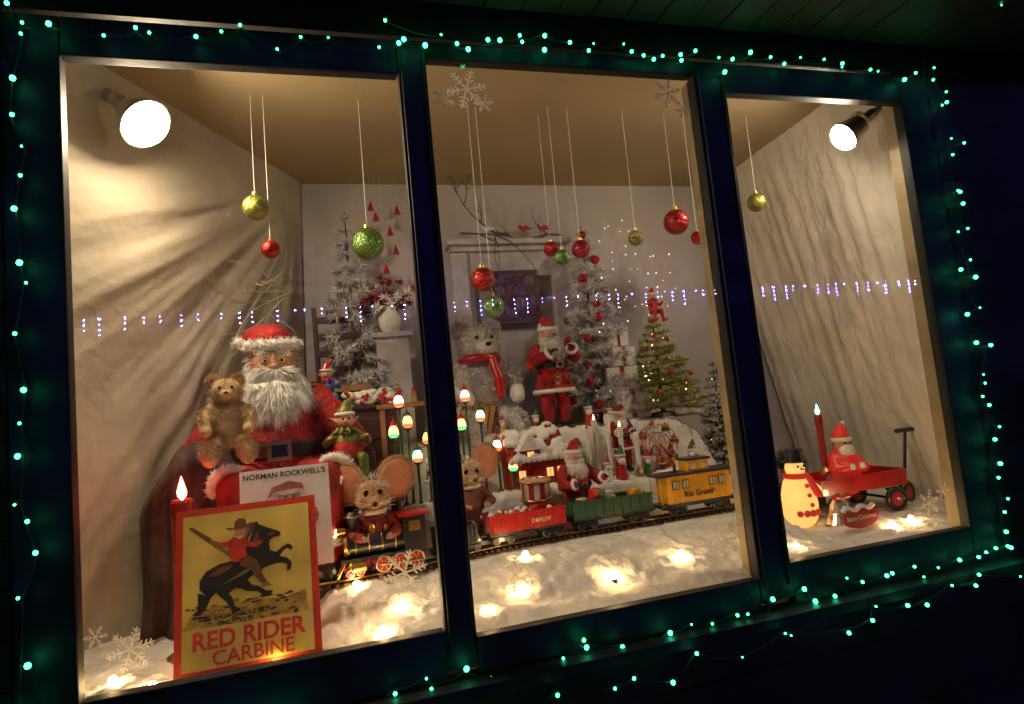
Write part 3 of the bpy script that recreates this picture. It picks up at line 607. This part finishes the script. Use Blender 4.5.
# ---------------------------------------------------------------- trees
def tree(name,loc,h,r,nm,tm,lev,per,nn,L,wd,droop=.1,balls=None,lights=None,nl=0,br=.4):
    g=G(); g.cone((0,0,0),(0,0,h*.97),r*.06,r*.012,DWOOD,8); g.lathe((0,0,-.0),[(.001,0),(r*.35,0),(r*.3,.02),(.01,.03)],DWOOD,12)
    B=[];D=[];T=[];TD=[];ends=[]
    for k in range(lev):
        f_=k/(lev-1); z=h*(.10+.84*f_); R=r*(1-f_)**.85+.015
        n=max(3,int(per*(1-.6*f_)))
        for j in range(n):
            a=6.283*j/n+k*.9+random.uniform(-.25,.25); RR=R*random.uniform(.75,1.12); up=random.uniform(-droop,br*.5)*RR
            p0=Vector((0,0,z)); p1=Vector((RR*math.cos(a),RR*math.sin(a),z+up)); g.cone(p0,p1,.003,.0012,DWOOD,4,False)
            subs=[(p0,p1)]
            for q in range(3):
                t=random.uniform(.35,.85); pm=p0.lerp(p1,t); aa=a+random.choice((-.7,.7)); subs.append((pm,pm+Vector((math.cos(aa),math.sin(aa),.1))*RR*.35))
            for (u,v) in subs:
                ln=(v-u).length
                for i in range(int(nn*ln/r)+3):
                    t=random.random()**.7; p=u.lerp(v,t); dd=(v-u).normalized()*.7+Vector([random.gauss(0,.6) for _ in range(3)])
                    (T if (t>.6 and tm) else B).append(p); (TD if (t>.6 and tm) else D).append(dd)
            ends.append(p1)
    g.strands(B,D,L*np.random.uniform(.5,1.2,len(B)),wd,nm)
    if T: g.strands(T,TD,L*np.random.uniform(.5,1.2,len(T)),wd,tm)
    random.shuffle(ends)
    if balls:
        for p in ends[:balls[0]]: g.ball(p-Vector((0,0,balls[1]*.8)),balls[1]*random.uniform(.7,1.1),balls[2],12,8)
    if lights:
        for i in range(nl):
            p=random.choice(ends)*1.0; q=Vector((p.x*random.uniform(.4,1),p.y*random.uniform(.4,1),p.z)); g.ball(q,.0032,lights,6,4)
    g.obj(name,loc=loc)
TIN=mat("gold_tinsel",(.42,.42,.12),.4,.45,var=.6,vs=90); WTN=mat("white_needles",(.66,.63,.64),.8,var=.15); GN=mat("green_needles",(.03,.075,.03),.7,var=.4,vs=60)
FAIRY=mat("fairy_light",(1,.9,.6),.3,em=(1,.80,.45),ems=7,samp=False)
tree("gold_tinsel_tree",(2.07,1.0,1.335),.50,.20,TIN,None,13,10,140,.028,.0020,.1,(18,.012,REDP),FAIRY,36)
tree("snow_tipped_tree",(2.36,.98,1.0),.60,.13,GN,WTN,15,12,90,.022,.0018,.35,(6,.008,REDP),FAIRY,10)
RB=mat("red_ball",(.4,.012,.01),.2,.3)
tree("white_christmas_tree",(1.80,1.12,1.33),1.02,.20,WTN,None,20,11,130,.038,.0026,.3,(38,.022,RB),FAIRY,12)
tree("white_christmas_tree",(.66,1.12,1.33),1.10,.18,WTN,None,17,9,110,.042,.0030,.3,(0,.015,RB),None,0)
for x,z in((.80,2.37),(.86,2.30),(.76,2.26),(.88,2.21),(.83,2.12),(.78,2.42),(.70,2.2),(.9,2.4)):
    g=G(); g.cone((0,0,0),(0,0,.045),.016,.001,REDP,12); g.ball((0,0,.045),.004,GOLD); g.cone((0,0,.045),(0,0,2.6-z),.0005,.0005,WHP,4); g.obj("cone_ornament",loc=(x,1.16,z))
g=G()
for k in range(6):
    x0=2.0+k*.07; P=[Vector((x0+.02*math.sin(i*1.7+k)-.012*i,1.275+.004*math.sin(i),2.40-i*.065-.04*k)) for i in range(random.randint(5,9))]
    g.tube(P,.0006,WHP,4)
    for p in P: g.ball(p+Vector((random.gauss(0,.02),-.01,random.gauss(0,.03))),random.uniform(.0013,.0028),FAIRY,6,4)
g.obj("fairy_light_curtain")
# ---------------------------------------------------------------- mantel, branch garland, framed picture
e=empty("fireplace_mantel"); g=G(); MW=mat("mantel_white",(.48,.44,.45),.6)
g.box((1.45,1.24,2.27),(.64,.11,.025),MW); g.box((1.45,1.26,2.245),(.60,.07,.025),MW)
for x in(1.19,1.71): g.box((x,1.265,1.78),(.08,.06,.9),MW)
g.box((1.45,1.275,2.17),(.44,.04,.13),MW); g.obj("shelf_and_pillars",e,bevel=.004); g=G(); g.box((1.45,1.29,1.72),(.44,.01,.78),mat("hearth",(.42,.38,.38),.8,var=.35,vs=5)); g.obj("hearth",e)
g=G(); FW=mat("framed_photo",(.12,.06,.07),.3,var=.9,vs=45)
g.box((1.455,1.235,1.995),(.25,.02,.27),DWOOD); g.box((1.455,1.224,1.995),(.21,.008,.23),FW)
for i in range(4):
    for j in range(4): g.box((1.375+i*.053,1.219,1.91+j*.055),(.044,.003,.044),mat("photo%d"%((i*3+j)%5),[(.12,.05,.06),(.06,.04,.06),(.16,.11,.10),(.08,.08,.11),(.10,.02,.03)][(i*3+j)%5],.3,var=.8,vs=60))
g.obj("framed_picture",bevel=.002)
BK=mat("bark",(.10,.07,.06),.9,bump=.4); BK2=mat("pale_twig",(.50,.44,.32),.8)
def twig(g,p,d,L,r,n,m,fy=.4):
    P=[Vector(p)]; d=Vector(d).normalized()
    for i in range(6): d=(d+Vector([random.gauss(0,.16)*(1,fy,1)[q] for q in range(3)])).normalized(); P.append(P[-1]+d*L/6)
    g.limb(P,[r*(1-i/8) for i in range(7)],m,5)
    if n>0:
        for q in range(4): twig(g,P[random.randint(1,5)],d+Vector((random.gauss(0,.6),random.gauss(0,.25)*fy,random.gauss(0,.6))),L*.45,r*.55,n-1,m,fy)
g=G(); twig(g,(1.72,1.2,2.30),(-1,-.03,.06),.42,.006,2,BK); twig(g,(1.40,1.2,2.30),(-1,-.05,.25),.35,.005,2,BK); twig(g,(1.2,1.18,2.31),(1,0,.02),.5,.005,1,BK)
g.obj("branch_garland")
g=G()
for k in range(5): twig(g,(.42,1.02,2.02),(-.62,-.78,.35-.22*k),.34+.04*k,.0028,1,BK2,.1)
g.obj("dry_branch")
for x in(1.33,1.52,1.62):
    g=G(); g.limb([(0,0,0),(.02,0,.01),(.045,0,.004)],[.012,.012,.004],REDP if x!=1.33 else WHP,8); g.ball((-.012,0,.014),.009,REDP if x!=1.33 else WHP); g.cone((-.02,0,.014),(-.028,0,.012),.002,.0005,GOLD,5); g.obj("bird_ornament",loc=(x,1.2,2.33))
# ---------------------------------------------------------------- gifts, flowers, furniture
def gift(loc,d,rz):
    g=G(); g.box((0,0,d[2]/2),d,PAPW); g.box((0,0,d[2]/2),(d[0]*.14,d[1]+.004,d[2]+.004),REDP); g.box((0,0,d[2]/2),(d[0]+.004,d[1]*.14,d[2]+.003),REDP)
    for s in(-1,1): g.torus((s*.022,0,d[2]+.014),.018,.005,REDP,(0,1,.2),14,6)
    g.ball((0,0,d[2]+.01),.008,REDP); g.obj("gift_box",loc=loc,rot=(0,0,rz),bevel=.002)
gift((1.90,1.05,1.345),(.18,.15,.13),.1); gift((1.89,1.06,1.48),(.15,.13,.11),-.2); gift((1.895,1.06,1.595),(.13,.11,.09),.15); gift((1.89,1.06,1.69),(.10,.08,.07),0)
e=empty("poinsettia_vase",(.82,1.08,1.33)); g=G(); g.box((0,0,.24),(.14,.12,.48),MW); g.box((0,0,.485),(.17,.15,.02),MW); g.lathe((0,0,.495),[(.03,0),(.045,.03),(.05,.07),(.03,.11),(.035,.12)],WHP,18); g.obj("pedestal_and_vase",e)
g=G(); RL=mat("petal_red",(.30,.02,.06),.6); LF=mat("leaf_green",(.03,.08,.03),.6)
for i in range(40):
    c=Vector((random.gauss(0,.06),random.gauss(0,.03),.66+random.gauss(0,.034))); g.cone((0,0,.6),c,.002,.0015,LF,4,False)
    B=[c]*9; D=[Vector((math.cos(k*.7+i),-.4+random.gauss(0,.2),math.sin(k*.7+i))) for k in range(9)]; g.strands(B,D,.032,.008,RL if i%4 else WHP)
g.obj("flowers",e)
e=empty("toy_dresser",(.70,.86,1.12)); g=G(); g.box((0,0,.19),(.20,.09,.38),DWOOD); g.box((0,0,.385),(.22,.11,.015),DWOOD)
for k in range(3): g.box((0,-.047,.08+k*.11),(.17,.006,.085),DWOOD); [g.ball((s*.04,-.053,.08+k*.11),.006,GOLD) for s in(-1,1)]
g.obj("dresser",e,bevel=.003); g=G()
for k in range(40): g.ball((random.uniform(-.09,.09),random.uniform(-.04,.04),.395+random.uniform(0,.05)),(.022,.02,.016),WHT,8,6)
for k in range(12): g.ball((random.uniform(-.09,.09),-.05,.40+random.uniform(0,.05)),.009,REDP,8,6)
g.obj("snow_and_berries",e)
e=empty("dark_ladderback_chair",(.60,.98,1.33),scale=1.3); g=G()
for s in(-1,1): g.cone((s*.07,.05,0),(s*.075,.06,.48),.009,.008,DWOOD); g.cone((s*.07,-.05,0),(s*.07,-.05,.2),.009,.009,DWOOD)
for k in range(4): g.box((0,.057,.27+k*.055),(.14,.008,.022),DWOOD)
g.box((0,0,.2),(.17,.14,.018),WOOD); g.obj("frame",e)
g=G(); g.box((0,0,0),(.32,.09,.018),WOOD); [g.box((s*.14,0,-.10),(.02,.08,.2),WOOD) for s in(-1,1)]; g.obj("wooden_shelf",loc=(.88,.84,1.50),bevel=.002)
for i in range(5):
    g=G(); g.cone((0,0,0),(0,0,.03),.012,.010,(REDP,GRN,GOLD)[i%3],10); g.ball((0,0,.038),.010,SKIN,10,8); g.cone((0,0,.043),(0,0,.065),.010,.001,(GRN,REDP,REDP)[i%3],10); g.obj("tiny_figurine",loc=(.76+i*.055,.82,1.51))
for x,yy,z in((1.02,.68,1.12),(1.80,.70,1.12),(2.02,.72,1.12),(1.50,.66,1.12),(.92,.66,1.12),(2.08,.80,1.12),(1.54,.78,1.12),(1.60,.66,1.12),(1.66,.66,1.12),(1.98,.82,1.12),(.98,.62,1.10),(1.40,.92,1.33),(1.65,.92,1.33),(1.25,.92,1.33),(1.76,.94,1.33)):
    g=G(); c=random.choice((REDP,GRN,WHP,YEL)); g.cone((0,0,0),(0,0,.055),.022,.014,c,12); g.ball((0,-.002,.07),.017,SKIN,12,8); g.ball((0,-.012,.060),(.014,.010,.014),BEARD,10,8); g.cone((0,0,.078),(.006,0,.115),.017,.002,REDP if c!=REDP else GRN,12); g.torus((0,0,.079),.016,.004,WHT,seg=12); g.obj("santa_figurine",loc=(x,yy,z),scale=random.uniform(.75,1.2))
e=empty("lettered_sign",(2.17,.95,1.335),(0,0,-.1)); g=G(); g.box((0,0,.055),(.13,.01,.11),PAPW); g.box((0,0,.0),(.12,.04,.01),WOOD); g.obj("board",e); text("TREES",.038,(0,-.0065,.065),PAPR,e); text("FOR SALE",.024,(0,-.0065,.03),PAPR,e)
# ---------------------------------------------------------------- poster
e=empty("cowboy_poster",(.340,.035,.885),(-.235,0,0)); W,H=.335,.395; g=G()
g.box((0,.0025,H/2),(W,.004,H),PAPR); g.obj("backing",e)
G().box((0,-.001,H/2),(W-.035,.002,H-.035),PAPY).obj("yellow_paper",e)
g=G(); K=dict(y=-.0035,x0=-.15,z0=.035,sx=.29,sz=.28)
horse=[(.16,.58),(.13,.64),(.15,.71),(.22,.765),(.33,.78),(.44,.76),(.52,.78),(.60,.84),(.655,.92),(.70,.985),(.725,1.01),(.735,.97),(.775,.93),(.82,.885),(.87,.84),(.875,.81),(.85,.795),(.815,.81),(.775,.80),(.755,.765),(.745,.71),(.79,.675),(.85,.70),(.905,.70),(.93,.66),(.90,.635),(.885,.665),(.855,.665),(.80,.63),(.855,.585),(.875,.53),(.85,.485),(.815,.475),(.825,.505),(.835,.535),(.80,.565),(.735,.585),(.66,.59),(.57,.575),(.50,.555),(.515,.50),(.57,.455),(.605,.40),(.655,.375),(.64,.355),(.575,.365),(.54,.425),(.47,.46),(.425,.51),(.38,.53),(.33,.51),(.345,.455),(.34,.385),(.375,.35),(.36,.335),(.30,.34),(.305,.40),(.285,.46),(.255,.52),(.24,.56),(.19,.54),(.13,.47),(.06,.44),(.02,.47),(.07,.49),(.09,.55),(.11,.62)]
# rotate the horse so that it rears up
ca,sa=math.cos(.30),math.sin(.30)
RT=lambda L:[(.45+(x-.45)*ca-(z-.60)*sa, .64+(x-.45)*sa+(z-.60)*ca) for x,z in L]
g.poly([(.0,.27),(.06,.38),(.16,.42),(.5,.44),(.8,.41),(.98,.45),(1.0,.27)],mat("poster_ochre",(.5,.36,.05),.6,var=.5,vs=30),**dict(K,y=-.0026))
for i in range(60): 
    x=random.uniform(.0,.9);z=random.uniform(.27,.46); l=random.uniform(.03,.10); g.poly([(x,z),(x+l*.5,z+.014),(x+l,z),(x+l*.4,z-.008)],random.choice((INKG,INKB,INK)),**dict(K,y=-.0031))
g.poly(RT(horse),INK,**K)
g.poly(RT([(.22,.72),(.33,.75),(.44,.735),(.40,.70),(.28,.69)]),INKB,**dict(K,y=-.004)); g.poly(RT([(.62,.80),(.69,.92),(.71,.90),(.67,.78)]),INKB,**dict(K,y=-.004)); g.poly(RT([(.30,.60),(.5,.61),(.62,.65),(.5,.64)]),INKG,**dict(K,y=-.004)); g.poly(RT([(.76,.86),(.82,.87),(.84,.83),(.78,.83)]),INKB,**dict(K,y=-.004))
for i in range(12): g.poly(RT([(.56+i*.013,.83+i*.014),(.52+i*.012,.86+i*.015),(.575+i*.013,.845+i*.014)]),INK,**dict(K,y=-.0041))
K2=dict(K,y=-.0048)
def RR(L): return [(x-.03,z+.03) for x,z in L]
g.poly(RR([(.42,.75),(.385,.84),(.40,.94),(.45,.985),(.52,.975),(.55,.92),(.53,.84),(.55,.77),(.50,.74)]),PAPR,**K2)
g.poly(RR([(.47,.77),(.55,.79),(.62,.74),(.66,.62),(.70,.53),(.66,.52),(.60,.60),(.57,.67),(.49,.70)]),INKB,**K2); g.poly(RR([(.66,.54),(.71,.53),(.74,.50),(.66,.50)]),INKG,**dict(K,y=-.0052))
g.poly(RR([(.42,.94),(.33,.93),(.25,.97),(.23,.945),(.32,.89),(.43,.88)]),PAPR,**K2); g.poly(RR([(.26,.975),(.10,1.10),(.075,1.09),(.235,.94)]),INKB,**K2); g.poly(RR([(.235,.94),(.40,.80),(.41,.83),(.255,.965)]),INKG,**K2)
g.poly(RR([(.53,.93),(.61,.885),(.67,.905),(.66,.87),(.60,.85),(.52,.88)]),PAPR,**K2)
g.poly(RR([(.445,.98),(.44,1.03),(.47,1.065),(.52,1.06),(.535,1.02),(.515,.98),(.48,.965)]),SKIN,**dict(K,y=-.0055)); g.poly(RR([(.43,.97),(.53,.97),(.49,.935)]),PAPY,**dict(K,y=-.0058))
g.poly(RR([(.36,1.055),(.44,1.045),(.445,1.10),(.48,1.125),(.53,1.115),(.545,1.06),(.62,1.075),(.60,1.045),(.50,1.03),(.40,1.03)]),INKB,**dict(K,y=-.0062))
g.obj("horse_and_rider",e)
text("RED RIDER",.056,(0,-.004,.062),PAPR,e,"title",sx=.95,bold=.0014); text("CARBINE",.046,(.01,-.004,.024),PAPR,e,"title",sx=1.0,bold=.0006); text("1000 SHOT SADDLE GUN\nONLY  $2.95",.015,(-.03,-.0045,.125),INK,e,"caption",bold=.0003)
e=empty("santa_magazine",(.428,.17,1.075),(-.2,0,.02)); W,H=.235,.275; g=G(); g.box((0,.004,H/2),(W,.008,H),PAPW); g.obj("cover",e)
g=G(); Z=lambda c,r,m,y:g.poly([(c[0]+r[0]*math.cos(t*.35),c[1]+r[1]*math.sin(t*.35)) for t in range(18)],m,y=y)
PG=mat("print_grey",(.55,.5,.46),.7,var=.4,vs=80); PR=mat("print_red",(.45,.12,.10),.7,var=.5,vs=50)
Z((.01,.135),(.075,.05),PR,-.002); Z((.01,.190),(.030,.030),SKIN,-.003); Z((.01,.165),(.040,.032),PG,-.004); g.poly([(-.03,.205),(.05,.205),(.045,.226),(.01,.236),(-.035,.222),(-.05,.19)],PR,y=-.005); Z((.01,.205),(.044,.007),PG,-.006); Z((0,.192),(.003,.003),INK,-.006); Z((.02,.192),(.003,.003),INK,-.006); Z((-.065,.15),(.025,.012),PG,-.006)
for i in range(8): g.poly([(-.09+i*.02,.05),(-.08+i*.02,.075),(-.07+i*.02,.048)],PG,y=-.0065)
g.obj("cover_art",e)
text("NORMAN ROCKWELL'S",.0205,(0,-.002,.250),INK,e,bold=.0005); text("Christmas Book",.024,(0,-.0075,.02),PR,e)
# ---------------------------------------------------------------- right pane
e=empty("red_wagon",(2.57,.47,.885),(0,0,-.02)); g=G(); L=.40
for sx in(-.14,.14):
    g.cone((sx,-.1,.05),(sx,.1,.05),.006,.006,BLK,8)
    for sy in(-.1,.1): g.torus((sx,sy,.05),.038,.012,BLK,(0,1,0),22,8); g.cone((sx,sy-.008,.05),(sx,sy+.008,.05),.028,.028,REDP,18); g.ball((sx,sy-.012,.05),.010,STEEL)
g.obj("wheels",e); g=G()
g.box((0,0,.105),(L,.18,.008),REDP)
for s in(-1,1): g.box((0,s*.094,.13),(L+.02,.006,.06),REDP,rot=(-s*.12,0,0)); g.box((s*(L/2+.004),0,.13),(.006,.19,.06),REDP,rot=(0,s*.12,0)); g.cone((-L/2-.01,s*.098,.16),(L/2+.01,s*.098,.16),.004,.004,REDP,8); g.cone((s*(L/2+.008),-.098,.16),(s*(L/2+.008),.098,.16),.004,.004,REDP,8)
g.obj("tub",e); g=G(); g.limb([(.20,0,.07),(.26,-.01,.07),(.30,-.01,.15),(.33,-.01,.30)],[.006]*4,BLK,8); g.limb([(.285,-.01,.305),(.375,-.01,.305)],[.010,.010],BLK,8); g.obj("handle",e)
g=G(); g.torus((0,0,0),.038,.012,BLK,(0,1,0),22,8); g.cone((0,-.008,0),(0,.008,0),.028,.028,REDP,18); g.obj("spare_wheel",loc=(2.86,.45,.93),rot=(0,.0,.3))
def gm(n,c,e,s): return mat(n,c,.4,em=e,ems=s,var=.1,samp=False)
LR=gm("lit_red_plastic",(.42,.015,.012),(1,.05,.03),.25); LW=gm("lit_white_plastic",(.6,.45,.2),(1,.55,.14),1.0)
e=empty("lit_plastic_santa",(2.555,.45,1.0)); g=G(); g.limb([(0,0,.02),(0,0,.09),(0,0,.12)],[.062,.062,.045],LR); g.limb([(-.05,0,.11),(-.07,-.03,.07),(-.03,-.055,.08)],[.024,.022,.018],LR); g.limb([(.05,0,.11),(.07,-.03,.07),(.03,-.055,.08)],[.024,.022,.018],LR); g.limb([(0,0,.195),(.005,0,.23),(.02,.005,.25)],[.036,.022,.008],LR); g.obj("body_and_hat",e,remesh=.006)
g=G(); g.ball((0,-.005,.165),(.036,.034,.034),SKIN); g.ball((0,-.025,.14),(.036,.026,.034),WHP); g.torus((0,0,.187),.036,.009,WHP); g.ball((.024,.005,.25),.011,WHP); g.ball((0,-.038,.166),.006,SKIN); [g.ball((s*.013,-.036,.173),.004,EYE) for s in(-1,1)]; g.torus((0,0,.03),.062,.010,WHP); [g.ball((s*.025,-.068,.082),.013,WHP) for s in(-1,1)]; g.obj("beard_trim_face",e)
e=empty("lit_plastic_snowman",(2.255,.38,.895),(0,0,0),1.05); g=G(); g.limb([(0,0,.05),(0,0,.08)],[.062,.064],LW,20); g.ball((0,0,.145),(.05,.048,.045),LW); g.ball((0,0,.205),(.036,.035,.035),LW); g.limb([(-.04,0,.155),(-.075,-.02,.12)],[.018,.014],LW); g.limb([(.04,0,.155),(.075,-.02,.12)],[.018,.014],LW); g.obj("body",e,remesh=.006)
g=G(); g.cone((0,0,.228),(0,0,.233),.046,.046,BLK,20); g.cone((0,0,.232),(0,0,.275),.03,.028,BLK,20); g.torus((0,0,.178),.036,.011,LR); g.limb([(.02,-.035,.175),(.035,-.060,.115)],[.012,.014],LR); g.cone((0,-.034,.205),(0,-.055,.203),.005,.001,YEL)
for s in(-1,1): g.ball((s*.013,-.033,.214),.0045,EYE)
for k in range(3): g.ball((0,-.05-.007*k,.145-k*.033),.008,LR)
for k in range(5): g.ball((.05*math.cos(-2.4+k*.42),.062*math.sin(-2.4+k*.42),.05),.013,LR,8,6)
g.obj("hat_scarf_face",e)
e=empty("merry_christmas_sign",(2.33,.16,.905),(-.2,0,.1)); g=G(); P=[(.085*math.cos(t*.262)*(1+.04*math.cos(t*1.3)),.04+.036*math.sin(t*.262)) for t in range(24)]
for yy in(0,.008): g.poly(P,REDP,y=yy)
g.add([(p[0],yy,p[1]) for yy in(0,.008) for p in P],[(i,(i+1)%24,24+(i+1)%24,24+i) for i in range(24)],REDP)
for i in range(14): g.ball((-.07+i*.011,.004,.072+.006*math.sin(i)),(.012,.008,.008),WHT,8,6)
g.obj("plaque",e); text("Merry Christmas",.022,(0,-.002,.033),WHP,e,sx=.95,bold=.0004)
e=empty("silver_bell",(2.36,.30,.90)); g=G(); g.lathe((0,0,0),[(.055,0),(.05,.01),(.036,.04),(.03,.07),(.018,.088),(.001,.092)],SILV,24); g.torus((0,0,.10),.010,.003,SILV,(0,1,0),12,5); g.ball((0,0,.0),.012,BRASS); g.limb([(-.03,-.02,.10),(0,-.02,.095),(.03,-.02,.10)],[.012,.006,.012],REDP,8); g.obj("bell",e)
g=G(); g.cone((0,0,0),(0,0,.06),.03,.038,REDP,16); B=[];D=[]
for i in range(300): B.append((0,0,.07)); D.append((random.gauss(0,.8),random.gauss(0,.8),abs(random.gauss(.5,.5))))
g.strands(B,D,.09,.006,LF); [g.ball((random.gauss(0,.035),-.03+random.gauss(0,.02),.1+random.gauss(0,.025)),.007,RB,8,6) for _ in range(14)]; g.obj("holly_pot",loc=(2.46,.66,1.00))
g=G(); g.box((0,0,.05),(.2,.16,.1),DWOOD); g.obj("wooden_crate",loc=(2.46,.66,.895),bevel=.004)
# ---------------------------------------------------------------- snowflake decals (translucent vinyl on the glass)
DEC=bpy.data.materials.new("snowflake_vinyl"); DEC.use_nodes=True; n=DEC.node_tree; n.nodes.clear()
o=n.nodes.new("ShaderNodeOutputMaterial"); mx=n.nodes.new("ShaderNodeMixShader"); tl=n.nodes.new("ShaderNodeBsdfTranslucent"); df=n.nodes.new("ShaderNodeBsdfDiffuse")
tl.inputs[0].default_value=(.75,.72,.66,1); df.inputs[0].default_value=(.8,.8,.8,1); mx.inputs[0].default_value=.4
n.links.new(tl.outputs[0],mx.inputs[1]); n.links.new(df.outputs[0],mx.inputs[2]); n.links.new(mx.outputs[0],o.inputs[0])
def flake(x,z,r,rot=0,y=.003):
    g=G()
    def bar(p,ang,L,w,yo):
        a=Vector((math.cos(ang),0,math.sin(ang))); q=Vector((-math.sin(ang),0,math.cos(ang)))*w/2; p=p+Vector((0,yo,0))
        g.add([p-q,p+a*L-q,p+a*L+q,p+q],[(0,1,2,3)],DEC,False)
    for k in range(6):
        a=k*math.pi/3+rot; d=Vector((math.cos(a),0,math.sin(a)))
        bar(Vector((0,0,0)),a,r,r*.08,k*.00012)
        for t in(.38,.6,.8):
            for s in(-1,1): bar(d*r*t,a+s*1.0,r*.30*(1.1-t*.6),r*.065,.001+s*.0001)
    g.obj("snowflake_decal",loc=(x,y,z))
for a in((1.004,2.375,.062,.2),(.935,2.345,.035,.5),(1.05,2.335,.03,.1),(1.66,2.395,.05,.3),(1.71,2.34,.03,0),(.721,1.057,.058,.2),(1.009,1.004,.05,.4),(1.667,.996,.05,.1),(2.452,.998,.045,.3),(2.52,1.03,.03,0),(.098,.99,.05,.2),(1.70,1.05,.028,.2),(.03,1.03,.025,0)): flake(*a)
